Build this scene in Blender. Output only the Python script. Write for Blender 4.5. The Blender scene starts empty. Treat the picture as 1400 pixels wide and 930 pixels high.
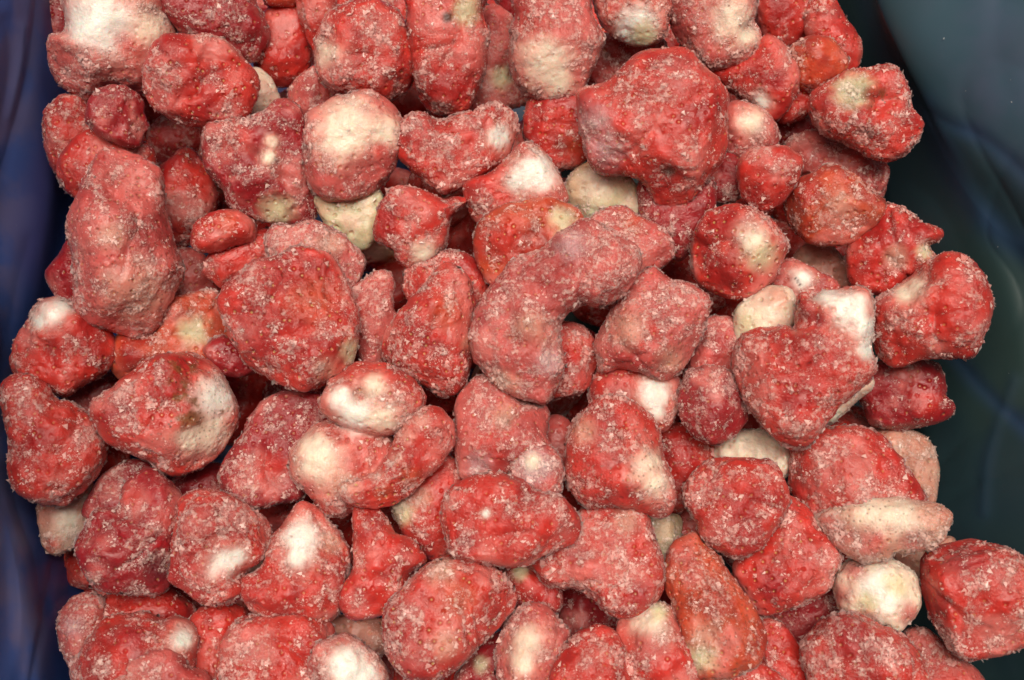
import bpy, math, random
import numpy as np
from mathutils import Matrix, Vector

# ------------------------------------------------------------------ camera, world, lamps, exposure
SC = bpy.context.scene
C = SC.collection
HFOV = math.radians(56.0)
DIST = 0.38                      # lens to the middle of the heap, metres
TILT = math.radians(12.0)
cam_data = bpy.data.cameras.new('camera')
cam_data.sensor_width = 36.0
cam_data.lens = 18.0 / math.tan(HFOV / 2)
cam_data.clip_start = 0.01
cam_data.clip_end = 50.0
cam_data.dof.use_dof = True
cam_data.dof.focus_distance = DIST - 0.015
cam_data.dof.aperture_fstop = 11.0
cam = bpy.data.objects.new('camera', cam_data)
C.objects.link(cam)
CAM = np.array([0.0, -DIST * math.sin(TILT), DIST * math.cos(TILT)])
cam.location = CAM
cam.rotation_euler = (TILT, 0, 0)
SC.camera = cam

world = bpy.data.worlds.new('World')
SC.world = world
world.use_nodes = True
world.node_tree.nodes['Background'].inputs['Color'].default_value = (1.0, 0.93, 0.86, 1)
world.node_tree.nodes['Background'].inputs['Strength'].default_value = 0.10

def ceiling_lamp(name, loc, size, power, col):
    d = bpy.data.lights.new(name, 'AREA')
    d.shape = 'RECTANGLE'
    d.size, d.size_y = size
    d.energy = power
    d.color = col
    o = bpy.data.objects.new(name, d)
    C.objects.link(o)
    o.location = loc
    o.rotation_euler = (Vector(loc)).to_track_quat('Z', 'Y').to_euler()
    return o
ceiling_lamp('ceiling_lamp', (-0.16, 0.26, 2.0), (1.6, 0.8), 28, (1.0, 0.91, 0.77))
ceiling_lamp('ceiling_lamp', (0.4, 0.1, 2.0), (0.12, 1.2), 12, (1.0, 0.95, 0.87))

SC.view_settings.view_transform = 'Standard'
SC.view_settings.look = 'None'
SC.view_settings.gamma = 1
SC.view_settings.use_curve_mapping = False
SC.view_settings.exposure = 0.5
SC.cycles.max_bounces = 4
SC.cycles.diffuse_bounces = 4
SC.cycles.use_denoising = True
SC.cycles.use_adaptive_sampling = True
SC.cycles.adaptive_threshold = 0.03

# ------------------------------------------------------------------ helpers
RIGHT = np.array([1.0, 0, 0])
UP = np.array([0, math.cos(TILT), math.sin(TILT)])
FWD = np.array([0, math.sin(TILT), -math.cos(TILT)])
WIDE = 2 * math.tan(HFOV / 2)

def ray(x, y):
    d = FWD + RIGHT * (x - 700) / 1400 * WIDE + UP * (465 - y) / 1400 * WIDE
    return d / np.linalg.norm(d)

def at_height(x, y, z):
    d = ray(x, y)
    return CAM + d * (z - CAM[2]) / d[2]

def _hash(ix, iy, iz, seed):
    h = (ix.astype(np.int64) * 374761393 + iy.astype(np.int64) * 668265263 + iz.astype(np.int64) * 2147483647 + seed * 974711) & 0xffffffff
    h = ((h ^ (h >> 13)) * 1274126177) & 0xffffffff
    h = h ^ (h >> 16)
    return (h & 0xffff) / 32767.5 - 1.0

def noise3(p, freq, seed=0, octaves=1, rough=0.5):
    """smooth value noise in about -1..1 on an (n,3) array"""
    out = np.zeros(len(p)); amp = 1.0; tot = 0.0
    for o in range(octaves):
        q = p * freq + 17.3 * (o + 1)
        i = np.floor(q); f = q - i
        f = f * f * f * (f * (f * 6 - 15) + 10)
        i = i.astype(np.int64)
        r = 0
        for dx in (0, 1):
            wx = f[:, 0] if dx else 1 - f[:, 0]
            for dy in (0, 1):
                wy = f[:, 1] if dy else 1 - f[:, 1]
                for dz in (0, 1):
                    wz = f[:, 2] if dz else 1 - f[:, 2]
                    r = r + wx * wy * wz * _hash(i[:, 0] + dx, i[:, 1] + dy, i[:, 2] + dz, seed + 31 * o)
        out += amp * r; tot += amp
        amp *= rough; freq = freq * 2.03
    return out / tot * 1.6

def sstep(a, b, x):
    t = np.clip((x - a) / (b - a), 0, 1)
    return t * t * (3 - 2 * t)

def smooth_loop(pts, n=6):
    P = np.array(pts, float); m = len(P); out = []
    for i in range(m):
        p0, p1, p2, p3 = P[i - 1], P[i], P[(i + 1) % m], P[(i + 2) % m]
        for k in range(n):
            t = k / n
            out.append(0.5 * ((2 * p1) + (-p0 + p2) * t + (2 * p0 - 5 * p1 + 4 * p2 - p3) * t * t + (-p0 + 3 * p1 - 3 * p2 + p3) * t ** 3))
    return np.array(out)

def plump(poly, X, Y):
    """smooth inside-positive field of a closed outline: about 1 in the middle, 0 on the outline; also its inner radius"""
    a = poly; b = np.roll(poly, -1, 0)
    P = np.stack([X.ravel(), Y.ravel()], 1)
    ab = b - a; L2 = (ab ** 2).sum(1) + 1e-18
    t = np.clip(((P[:, None] - a[None]) * ab[None]).sum(2) / L2[None], 0, 1)
    dd = P[:, None] - (a[None] + t[..., None] * ab[None])
    d2 = (dd ** 2).sum(2)
    sd = np.sqrt(d2.min(1))
    c1 = (a[None, :, 1] > P[:, None, 1]) != (b[None, :, 1] > P[:, None, 1])
    xi = a[None, :, 0] + (P[:, None, 1] - a[None, :, 1]) * (ab[None, :, 0]) / np.where(np.abs(ab[None, :, 1]) < 1e-12, 1e-12, ab[None, :, 1])
    inside = ((c1 & (P[:, None, 0] < xi)).sum(1) % 2) == 1
    R = sd[inside].max()
    soft = ((np.sqrt(L2)[None] / (d2 + (0.02 * R) ** 2) ** 1.5).sum(1) / 2.0) ** -0.5      # smooth distance to the outline
    w = sstep(0.05 * R, 0.3 * R, sd)
    phi = (1 - w) * sd + w * soft
    pm = phi[inside].max()
    tt = phi / pm
    U = np.where(inside, tt * (2 - tt), -2 * sd / pm)
    return U.reshape(X.shape), pm, R

def surface_nets(D, org, h):
    nx, ny, nz = D.shape
    ins = D < 0
    cs = [ins[a:nx - 1 + a, b:ny - 1 + b, c:nz - 1 + c] for a in (0, 1) for b in (0, 1) for c in (0, 1)]
    s = sum(c.astype(np.int8) for c in cs)
    act = (s > 0) & (s < 8)
    I = np.argwhere(act)
    idx = -np.ones(act.shape, np.int64); idx[act] = np.arange(len(I))
    acc = np.zeros((len(I), 3)); cnt = np.zeros(len(I))
    corner = [(a, b, c) for a in (0, 1) for b in (0, 1) for c in (0, 1)]
    val = {c: D[I[:, 0] + c[0], I[:, 1] + c[1], I[:, 2] + c[2]] for c in corner}
    for c in corner:
        for ax in range(3):
            if c[ax] == 0:
                e = list(c); e[ax] = 1; e = tuple(e)
                v0, v1 = val[c], val[e]
                m = (v0 < 0) != (v1 < 0)
                t = np.where(m, v0 / np.where(m, v0 - v1, 1), 0)
                p = np.tile(np.array(c, float), (len(I), 1)); p[:, ax] = t
                acc[m] += p[m]; cnt[m] += 1
    V = (I + acc / cnt[:, None]) * h + org
    F = []
    for ax in range(3):
        lo = [slice(None)] * 3; hi = [slice(None)] * 3
        lo[ax] = slice(0, -1); hi[ax] = slice(1, None)
        chg = ins[tuple(lo)] != ins[tuple(hi)]
        E = np.argwhere(chg)
        o1, o2 = (ax + 1) % 3, (ax + 2) % 3
        E = E[(E[:, o1] > 0) & (E[:, o2] > 0) & (E[:, o1] < D.shape[o1] - 1) & (E[:, o2] < D.shape[o2] - 1)]
        first = ins[E[:, 0], E[:, 1], E[:, 2]]
        def cell(d1, d2):
            q = E.copy(); q[:, o1] -= d1; q[:, o2] -= d2
            return idx[q[:, 0], q[:, 1], q[:, 2]]
        q = np.stack([cell(1, 1), cell(0, 1), cell(0, 0), cell(1, 0)], 1)
        F.append(np.where(first[:, None], q, q[:, ::-1]))
    return V, np.concatenate(F)

def mesh_from(name, V, F, smooth=True):
    """V (n,3), F (m,k) all faces with k corners"""
    me = bpy.data.meshes.new(name)
    m, k = F.shape
    me.vertices.add(len(V)); me.vertices.foreach_set('co', np.ascontiguousarray(V, dtype=np.float32).ravel())
    me.loops.add(m * k); me.loops.foreach_set('vertex_index', np.ascontiguousarray(F, dtype=np.int32).ravel())
    me.polygons.add(m)
    me.polygons.foreach_set('loop_start', np.arange(0, m * k, k, dtype=np.int32))
    me.polygons.foreach_set('use_smooth', np.full(m, smooth))
    me.update(calc_edges=True)
    return me

def vert_normals(V, F):
    n = np.cross(V[F[:, 2]] - V[F[:, 0]], V[F[:, 3]] - V[F[:, 1]])
    N = np.zeros_like(V)
    for k in range(4):
        for a in range(3):
            N[:, a] += np.bincount(F[:, k], n[:, a], len(V))
    return N / (np.linalg.norm(N, axis=1, keepdims=True) + 1e-12), n

def put_attr(me, name, arr):
    if name == 'skin_normal':
        at = me.attributes.new(name, 'FLOAT_VECTOR', 'POINT')
        at.data.foreach_set('vector', np.ascontiguousarray(arr, dtype=np.float32).ravel())
    elif arr.ndim == 2:
        at = me.attributes.new(name, 'FLOAT_COLOR', 'POINT')
        rgba = np.ones((len(arr), 4), np.float32); rgba[:, :3] = arr
        at.data.foreach_set('color', rgba.ravel())
    else:
        at = me.attributes.new(name, 'FLOAT', 'POINT')
        at.data.foreach_set('value', arr.astype(np.float32))

# ------------------------------------------------------------------ materials
class Nodes:
    def __init__(self, name):
        self.m = bpy.data.materials.new(name); self.m.use_nodes = True
        self.t = self.m.node_tree
        self.b = self.t.nodes['Principled BSDF']
    def n(self, kind, **kw):
        nd = self.t.nodes.new(kind)
        for k, v in kw.items():
            if k.startswith('i_'):
                nd.inputs[k[2:].replace('_', ' ')].default_value = v
            else:
                setattr(nd, k, v)
        return nd
    def l(self, a, b): self.t.links.new(a, b)
    def math(self, op, a, b=None, c=None, clamp=False):
        nd = self.t.nodes.new('ShaderNodeMath'); nd.operation = op; nd.use_clamp = clamp
        for i, v in enumerate((a, b, c)):
            if v is None: continue
            if isinstance(v, (int, float)): nd.inputs[i].default_value = v
            else: self.l(v, nd.inputs[i])
        return nd.outputs[0]
    def mix(self, f, a, b, mode='MIX'):
        nd = self.t.nodes.new('ShaderNodeMix'); nd.data_type = 'RGBA'; nd.blend_type = mode
        for s, v in ((nd.inputs['Factor'], f), (nd.inputs[6], a), (nd.inputs[7], b)):
            if isinstance(v, (int, float)): s.default_value = v
            elif isinstance(v, tuple): s.default_value = v if len(v) == 4 else (*v, 1)
            else: self.l(v, s)
        return nd.outputs[2]
    def ramp(self, v, a, b):
        nd = self.t.nodes.new('ShaderNodeMapRange'); nd.interpolation_type = 'SMOOTHSTEP'
        self.l(v, nd.inputs[0])
        for i, q in ((1, a), (2, b)):
            if isinstance(q, (int, float)): nd.inputs[i].default_value = q
            else: self.l(q, nd.inputs[i])
        return nd.outputs[0]
    def coords(self):
        tc = self.n('ShaderNodeTexCoord'); oi = self.n('ShaderNodeObjectInfo')
        v = self.t.nodes.new('ShaderNodeVectorMath'); v.operation = 'ADD'
        s = self.t.nodes.new('ShaderNodeVectorMath'); s.operation = 'SCALE'
        cx = self.n('ShaderNodeCombineXYZ')
        for i in range(3): self.l(oi.outputs['Random'], cx.inputs[i])
        self.l(cx.outputs[0], s.inputs[0]); s.inputs['Scale'].default_value = 3.7
        self.l(tc.outputs['Object'], v.inputs[0]); self.l(s.outputs[0], v.inputs[1])
        return v.outputs[0]
    def noise(self, co, scale, detail=3, rough=.6):
        nd = self.n('ShaderNodeTexNoise', i_Scale=scale, i_Detail=detail, i_Roughness=rough)
        self.l(co, nd.inputs['Vector'])
        return nd.outputs['Fac']

def flesh_material():
    M = Nodes('frozen_flesh'); b = M.b; co = M.coords()
    tint = M.n('ShaderNodeAttribute', attribute_name='tint').outputs['Color']
    frost = M.n('ShaderNodeAttribute', attribute_name='frost').outputs['Fac']
    seedy = M.n('ShaderNodeAttribute', attribute_name='seedy').outputs['Fac']
    speck = M.n('ShaderNodeAttribute', attribute_name='speck').outputs['Fac']
    pitty = M.n('ShaderNodeAttribute', attribute_name='pitty').outputs['Fac']
    # streaky flesh
    n1 = M.noise(co, 240, 3, .65)
    v = M.math('MULTIPLY_ADD', n1, .7, .65)
    base = M.mix(1.0, tint, M.mix(1.0, v, v), 'MULTIPLY')
    # seeds in their pits
    vo = M.n('ShaderNodeTexVoronoi', i_Scale=300.0, i_Randomness=.6); M.l(co, vo.inputs['Vector'])
    vd = vo.outputs['Distance']
    pit = M.math('SUBTRACT', 1.0, M.ramp(vd, .08, .36))
    seed = M.math('MULTIPLY', M.math('SUBTRACT', 1.0, M.ramp(vd, .10, .18)), seedy)
    base = M.mix(M.math('MULTIPLY', seed, .8), base, (.60, .38, .13))
    # brown specks and hairs
    vs = M.n('ShaderNodeTexVoronoi', i_Scale=520.0, i_Randomness=1.0); M.l(co, vs.inputs['Vector'])
    sp = M.math('MULTIPLY', M.math('SUBTRACT', 1.0, M.ramp(vs.outputs['Distance'], .12, .32)), speck)
    base = M.mix(M.math('MULTIPLY', sp, .85), base, (.13, .040, .016))
    # frost: half melted flakes of ice over a thin bloom
    f1 = M.noise(co, 460, 4, .66)
    f2 = M.noise(co, 1250, 2, .7)
    lim = M.math('MULTIPLY_ADD', frost, -.24, .70)
    crust = M.ramp(f1, lim, M.math('ADD', lim, .15))
    g = M.ramp(f2, .38, .60)
    fm = M.math('ADD', M.math('MULTIPLY', crust, M.math('MULTIPLY_ADD', g, .36, .42)), M.math('MULTIPLY', M.math('MULTIPLY', frost, g), .14), clamp=True)
    col = M.mix(fm, base, M.mix(.64, tint, (1.0, .73, .65)))
    M.l(col, b.inputs['Base Color'])
    M.l(M.math('MULTIPLY_ADD', fm, .25, .24), b.inputs['Roughness'])
    b.inputs['Specular IOR Level'].default_value = .5
    b.inputs['Sheen Weight'].default_value = .16
    b.inputs['Sheen Roughness'].default_value = .45
    M.l(M.mix(.35, tint, (1.0, .80, .74)), b.inputs['Sheen Tint'])
    b.inputs['Subsurface Weight'].default_value = .8
    b.inputs['Subsurface Radius'].default_value = (1.0, .38, .30)
    b.inputs['Subsurface Scale'].default_value = .0045
    h = M.math('ADD', M.math('MULTIPLY', crust, .45), M.math('MULTIPLY', f2, M.math('MULTIPLY_ADD', frost, .7, .4)))
    h = M.math('SUBTRACT', h, M.math('MULTIPLY', pit, M.math('MULTIPLY', pitty, 1.7)))
    bp = M.n('ShaderNodeBump', i_Strength=.85, i_Distance=.0008); M.l(h, bp.inputs['Height'])
    M.l(bp.outputs[0], b.inputs['Normal'])
    return M.m

def ice_material():
    M = Nodes('frost_crystals'); b = M.b
    tint = M.n('ShaderNodeAttribute', attribute_name='tint').outputs['Color']
    M.l(tint, b.inputs['Base Color'])
    b.inputs['Roughness'].default_value = .2
    b.inputs['Specular IOR Level'].default_value = .6
    b.inputs['IOR'].default_value = 1.31
    b.inputs['Sheen Weight'].default_value = .25
    b.inputs['Sheen Roughness'].default_value = .5
    # light soaks through a grain, so its facets shade softly around the skin it sits on
    na = M.n('ShaderNodeAttribute', attribute_name='skin_normal').outputs['Vector']
    vt = M.n('ShaderNodeVectorTransform', vector_type='NORMAL', convert_from='OBJECT', convert_to='WORLD'); M.l(na, vt.inputs[0])
    ge = M.n('ShaderNodeNewGeometry').outputs['Normal']
    mx = M.t.nodes.new('ShaderNodeMix'); mx.data_type = 'VECTOR'; mx.inputs[0].default_value = .72
    M.l(ge, mx.inputs[4]); M.l(vt.outputs[0], mx.inputs[5])
    nn = M.t.nodes.new('ShaderNodeVectorMath'); nn.operation = 'NORMALIZE'; M.l(mx.outputs[1], nn.inputs[0])
    M.l(nn.outputs[0], b.inputs['Normal'])
    return M.m

def film_material():
    M = Nodes('blue_film'); b = M.b
    tc = M.n('ShaderNodeTexCoord').outputs['Object']
    a = M.noise(tc, 9, 3, .5); c = M.noise(tc, 22, 4, .55); d = M.noise(tc, 300, 3, .6)
    sx = M.n('ShaderNodeSeparateXYZ'); M.l(tc, sx.inputs[0])
    side = M.ramp(sx.outputs[0], -.02, .02)
    dark = M.mix(side, M.mix(M.ramp(a, .4, .6), (.022, .060, .220), (.050, .055, .190)), M.mix(M.ramp(a, .35, .65), (.018, .046, .062), (.026, .054, .052)))
    lit_film = M.mix(side, M.mix(M.ramp(c, .45, .58), (.075, .150, .460), (.190, .190, .380)), M.mix(M.ramp(c, .38, .64), (.042, .088, .130), (.066, .088, .150)))
    hz = M.n('ShaderNodeAttribute', attribute_name='lit_tone').outputs['Fac']
    col = M.mix(hz, dark, lit_film)  # shaded and lit film tones, blended as painted light on the upper flaps
    fo = M.n('ShaderNodeAttribute', attribute_name='fold').outputs['Fac']
    col = M.mix(M.math('MULTIPLY', fo, .6), col, (.022, .055, .16))
    M.l(col, b.inputs['Base Color'])
    M.l(M.math('MULTIPLY_ADD', c, .2, .36), b.inputs['Roughness'])
    b.inputs['Specular IOR Level'].default_value = .45
    bp = M.n('ShaderNodeBump', i_Strength=.25, i_Distance=.001); M.l(M.noise(tc, 45, 3, .5), bp.inputs['Height'])
    M.l(bp.outputs[0], b.inputs['Normal'])
    return M.m

FLESH, ICE, FILM = flesh_material(), ice_material(), film_material()

# ------------------------------------------------------------------ the blue liner, one sheet of film from side to side
PY = [-260, -120, 0, 150, 300, 450, 600, 750, 930, 1060, 1200]
LINER = [   # (height mm, where the film stands at each station)
 (150, [-330] * 11),
 (95, [-170] * 11),
 (55, [-60, -60, -52, -60, -75, -70, -70, -60, -60, -60, -60]),
 (22, [30, 28, 22, -5, -40, -12, -25, -5, 8, 10, 10]),
 (6,  [58, 56, 52, 30, -8, 5, -8, 28, 52, 50, 50]),
 (-18, [80, 78, 78, 75, 62, 40, 25, 60, 82, 80, 80]),
 (-52, [110, 110, 112, 110, 100, 80, 70, 100, 120, 120, 120]),
 (-92, [190] * 11),
 (-104, [450] * 11),
 (-106, [700] * 11),
 (-104, [950] * 11),
 (-92, [1100, 1100, 1110, 1130, 1150, 1170, 1180, 1190, 1200, 1200, 1200]),
 (-50, [1150, 1150, 1165, 1200, 1225, 1262, 1272, 1285, 1330, 1330, 1330]),
 (-26, [1165, 1170, 1185, 1238, 1275, 1318, 1330, 1350, 1395, 1395, 1395]),
 (-4, [1172, 1176, 1196, 1262, 1335, 1385, 1405, 1425, 1450, 1450, 1450]),
 (7,  [1180, 1186, 1210, 1282, 1375, 1450, 1470, 1490, 1500, 1500, 1500]),
 (28, [1300, 1310, 1330, 1372, 1440, 1510, 1530, 1540, 1550, 1550, 1550]),
 (58, [1500, 1500, 1500, 1520, 1560, 1600, 1620, 1630, 1640, 1640, 1640]),
 (100, [1700] * 11),
 (150, [1900] * 11),
]
def catmull(K, n):
    K = np.concatenate([[2 * K[0] - K[1]], K, [2 * K[-1] - K[-2]]]); out = []
    for i in range(1, len(K) - 2):
        for j in range(n):
            t = j / n; p0, p1, p2, p3 = K[i - 1:i + 3]
            out.append(0.5 * (2 * p1 + (p2 - p0) * t + (2 * p0 - 5 * p1 + 4 * p2 - p3) * t * t + (3 * p1 - p0 - 3 * p2 + p3) * t ** 3))
    out.append(K[-2])
    return np.array(out)
FOLDS = [   # where the film creases: (run of the crease, width, height mm, bluer film along it)
 ([(1172, -60), (1190, 20), (1215, 80), (1245, 135), (1300, 172), (1345, 190), (1420, 255)], 9, 2.6, .75),
 ([(1262, 150), (1300, 225), (1335, 280), (1372, 320), (1420, 345)], 13, -2.2, .9),
 ([(1235, 60), (1290, 120), (1330, 150)], 20, 1.2, .0),
 ([(1290, 470), (1330, 520), (1370, 560), (1430, 610)], 8, 2.4, .7),
 ([(1385, 520), (1362, 580), (1347, 640), (1345, 700)], 7, -2.4, .3),
 ([(1330, 660), (1290, 690), (1260, 700)], 8, 1.6, .0),
 ([(1250, 250), (1290, 290), (1330, 370)], 12, 1.2, .0),
 ([(1310, 300), (1350, 250), (1400, 290)], 12, 1.0, .0),
 ([(1370, -40), (1362, 60), (1380, 130)], 16, 1.5, .0),
 ([(56, -60), (50, 20), (38, 100), (20, 170), (0, 240)], 7, 3.0, .5),
 ([(5, 30), (14, 60), (10, 120), (-5, 190)], 8, 2.2, .8),
 ([(30, 40), (26, 90), (10, 160)], 7, -2.0, .9),
 ([(40, 330), (25, 380), (12, 450)], 9, 1.8, .0),
 ([(10, 640), (28, 700), (50, 760), (62, 830)], 9, 2.2, .9),
 ([(74, 770), (66, 830), (50, 900), (40, 960)], 5, 2.4, .4),
 ([(0, 700), (20, 780), (25, 860), (10, 940)], 10, -2.0, .3),
]
def to_units(P):
    q = P - CAM; d = q.dot(FWD)
    return np.stack([700 + q.dot(RIGHT) / d / WIDE * 1400, 465 - q.dot(UP) / d / WIDE * 1400], 1)
def build_liner():
    G = np.array([[at_height(x, y, z * .001) for x, y in zip(xs, PY)] for z, xs in LINER])
    G = catmull(G, 18)
    G = catmull(G.transpose(1, 0, 2), 32).transpose(1, 0, 2)
    nu, nv, _ = G.shape
    du = np.gradient(G, axis=0); dv = np.gradient(G, axis=1)
    N = np.cross(du, dv); N /= np.linalg.norm(N, axis=2, keepdims=True) + 1e-12
    P = G.reshape(-1, 3)
    q = P * np.array([1, 1, 1.6])
    w = noise3(q, 13, 5, 2, .4) * .0010
    # sharp creases: ridged noise stretched along slanting folds
    s1 = np.stack([P[:, 0] * .9 + P[:, 1] * .5, P[:, 1] * .25 - P[:, 0] * .14, P[:, 2] * .6], 1)
    r = 1 - np.abs(noise3(s1, 20, 11, 1)); w += np.clip(r, 0, 1) ** 14 * .0006 * np.where(P[:, 0] < 0, .25, 1)
    s2 = np.stack([P[:, 0] * .5 - P[:, 1] * .8, P[:, 1] * .2 + P[:, 0] * .2, P[:, 2] * .6], 1)
    r = 1 - np.abs(noise3(s2, 24, 23, 1)); w += np.clip(r, 0, 1) ** 18 * .0005 * np.where(P[:, 0] < 0, .25, 1)
    uv = to_units(P); blue = np.zeros(len(P))
    for run, wd, ht, bl in FOLDS:
        run = catmull(np.array(run, float), 5); dm = np.full(len(P), 1e9)
        for a, b in zip(run[:-1], run[1:]):
            ab = b - a; t = np.clip((uv - a).dot(ab) / ab.dot(ab), 0, 1)
            dm = np.minimum(dm, np.linalg.norm(uv - a - t[:, None] * ab, axis=1))
        w += ht * .0006 * np.where(P[:, 0] > 0, .45, .6) * (.75 * np.exp(-(dm / (wd * 1.3)) ** 2) + .25 * np.exp(-dm / (wd * .5)))
        blue = np.maximum(blue, bl * np.exp(-(dm / (wd * 1.6)) ** 2))
    floor = sstep(-.07, -.05, P[:, 2])
    P = P + N.reshape(-1, 3) * (w * floor)[:, None]
    i = np.arange(nu * nv).reshape(nu, nv)
    F = np.stack([i[:-1, :-1], i[1:, :-1], i[1:, 1:], i[:-1, 1:]], 2).reshape(-1, 4)
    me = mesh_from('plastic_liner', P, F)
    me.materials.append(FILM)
    # lit look put into the colour: paler on the outward folds, shaded further down
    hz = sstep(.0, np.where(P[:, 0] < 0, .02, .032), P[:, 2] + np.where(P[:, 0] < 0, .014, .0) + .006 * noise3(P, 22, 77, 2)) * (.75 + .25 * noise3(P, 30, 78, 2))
    put_attr(me, 'fold', blue * (.8 + .3 * noise3(P, 40, 79, 2)))
    put_attr(me, 'lit_tone', np.clip(hz, 0, 1))
    o = bpy.data.objects.new('plastic_liner', me); C.objects.link(o)
    o['label'] = 'creased dark blue plastic film liner holding the frozen berries'
    o['category'] = 'plastic liner'
    return P.reshape(nu, nv, 3), N
LG, LN = build_liner()
# ------------------------------------------------------------------ the berries
# every berry: (label, height in mm above the mean pile level, outline, colour kind, frost 0..1, patches, extras)
# outlines and patches are in survey units: 1400 units span the width of the heap, y runs towards the viewer
B = []
def berry(label, z, o, kind='r', frost=.5, pt=(), **kw):
    B.append((label, z, o, kind, frost, pt, kw))

# ---------------------------------------------------------------- far left corner
berry("large berry with snow-white shoulder in the far left corner of the heap", 10,
 [(93,-45),(91,34),(69,52),(67,79),(79,107),(100,126),(120,136),(138,120),(162,119),(196,127),(222,100),(240,50),(225,10),(214,-45)], 'p', .45,
 [(138,35,46,'w'),(125,85,25,'p'),(175,62,22,'r'),(205,40,30,'c'),(90,95,30,'p')], dents=[(165,50,18,2)])
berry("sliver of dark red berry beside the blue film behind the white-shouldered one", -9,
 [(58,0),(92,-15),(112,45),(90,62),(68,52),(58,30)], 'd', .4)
berry("dark crimson frosted berry behind the round seeded one at the far left", 4,
 [(213,0),(237,34),(255,50),(282,60),(306,70),(327,80),(344,84),(358,74),(369,52),(365,31),(351,7),(340,-35),(225,-35)], 'd', .55)
berry("round seeded red berry with frosted pink left flank, overlapping the white-shouldered berry", 21,
 [(248,48),(222,52),(203,79),(198,103),(200,131),(220,155),(248,170),(279,174),(310,172),(337,155),(351,127),(348,100),(330,76),(310,55),(286,48),(262,51)], 'r', .4,
 [(222,100,36,'p'),(310,160,22,'p'),(225,140,26,'p')], seeds=1, dents=[(243,95,10,2.2),(250,130,9,1.5)])
berry("smooth shadowed red berry in the far gap right of the dark crimson one", -7,
 [(350,35),(375,5),(405,5),(422,30),(425,70),(418,100),(398,117),(378,119),(358,105),(346,85),(345,60)], 'r', .15, [(385,50,20,'p')])
berry("pale cream sliver of berry tucked behind the round seeded one", -6,
 [(340,92),(365,104),(383,138),(374,154),(350,166),(322,160),(322,115)], 'c', .2)
berry("red berry edge squeezed against the big mottled berry at the far rim", 0,
 [(404,-30),(448,-30),(462,20),(452,70),(432,72),(413,34),(405,5)], 'r', .35)
berry("tiny orange-red berry tip showing at the far rim above a shadowed berry", 2,
 [(358,-35),(412,-35),(406,4),(383,9),(362,2)], 'o', .2)
berry("big round mottled red berry at the far rim with creamy left cheek", 8,
 [(455,18),(480,2),(505,-4),(535,10),(556,45),(567,85),(559,115),(540,131),(522,136),(500,127),(470,131),(447,117),(433,88),(434,52),(444,30)], 'r', .6,
 [(450,75,22,'c'),(468,95,30,'p'),(520,100,22,'p'),(515,35,24,'p')])
berry("frosty pink berry half hidden below the big mottled one at the far rim", -8,
 [(396,132),(410,106),(432,92),(460,118),(478,142),(445,165),(412,168)], 'p', .7)
berry("frosted red berry against the left film under the small clumped nub", 0,
 [(58,179),(66,147),(90,128),(120,133),(138,170),(125,215),(98,245),(76,232),(64,205)], 'r', .6)
berry("small dark red clumped nub perched on the left edge of the heap", 22,
 [(119,155),(127,131),(151,119),(179,120),(198,138),(197,155),(206,172),(198,182),(190,200),(165,199),(138,187),(120,169)], 'd', .6, [(140,165,14,'p')], dents=[(160,170,9,1.8)])
berry("bright red berry directly under the small clumped nub at the left", 8,
 [(80,225),(98,195),(122,178),(155,185),(190,190),(210,208),(211,228),(200,243),(150,250),(122,270),(100,266),(85,248)], 'r', .35)
berry("tall blunt pink berry with tan lower end along the left film", 16,
 [(165,206),(138,210),(120,237),(103,272),(93,303),(96,335),(101,375),(103,415),(120,438),(155,450),(193,464),(213,455),(222,431),(238,400),(248,369),(241,341),(224,295),(220,241),(206,224),(182,212)], 'p', .5,
 [(185,400,52,'t'),(150,320,26,'t'),(150,240,30,'p'),(235,370,16,'r'),(120,300,30,'p')], specks=1, dents=[(195,262,22,2.2),(120,350,18,1.8)], bumps=[(170,390,34,2.5)])
berry("dark red stub poking out left from under the tall blunt pink berry", 6,
 [(62,374),(79,352),(96,325),(120,340),(125,400),(105,420),(83,410),(69,393)], 'd', .45)
berry("shadowed red berry in the gap right of the tall blunt pink one", -12,
 [(214,240),(238,210),(262,203),(284,230),(296,275),(282,308),(258,335),(240,338),(222,300)], 'r', .3)
berry("lumpy maroon berry with cream streak and cream underside, left of the cream-cheeked one", 9,
 [(382,141),(403,147),(413,165),(418,206),(430,245),(434,289),(420,303),(389,306),(347,296),(316,282),(306,258),(285,234),(279,206),(282,175),(310,165),(341,162),(361,155)], 'd', .6,
 [(378,288,27,'g'),(367,215,12,'c'),(372,195,10,'c'),(320,190,30,'r'),(400,200,22,'d'),(300,210,18,'p')], dents=[(350,210,14,3),(390,245,12,2)])
berry("round berry with big cream cheek between maroon berry and pointed pink berry", 13,
 [(418,175),(424,155),(445,140),(470,132),(505,124),(530,140),(548,160),(553,190),(545,215),(530,240),(510,260),(480,271),(445,270),(424,250),(417,210)], 'p', .6,
 [(478,172,40,'c'),(470,190,32,'c'),(525,180,22,'c'),(510,235,28,'p'),(520,205,12,'r')])
berry("pitted greenish white unripe berry under the cream-cheeked one", -1,
 [(432,268),(470,262),(510,252),(526,275),(518,312),(502,340),(475,336),(448,310)], 'g', .1, pits=1)
berry("wide pink berry with a pointed lower tip and icy white ends", 13,
 [(680,141),(701,155),(706,172),(697,203),(684,224),(639,251),(608,266),(591,255),(563,234),(546,213),(545,180),(553,161),(574,154),(598,162),(622,158),(642,155),(660,145)], 'r', .75,
 [(570,172,22,'p'),(683,188,20,'w'),(605,200,24,'p'),(650,175,18,'p')], dents=[(600,165,12,2)])
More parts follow.
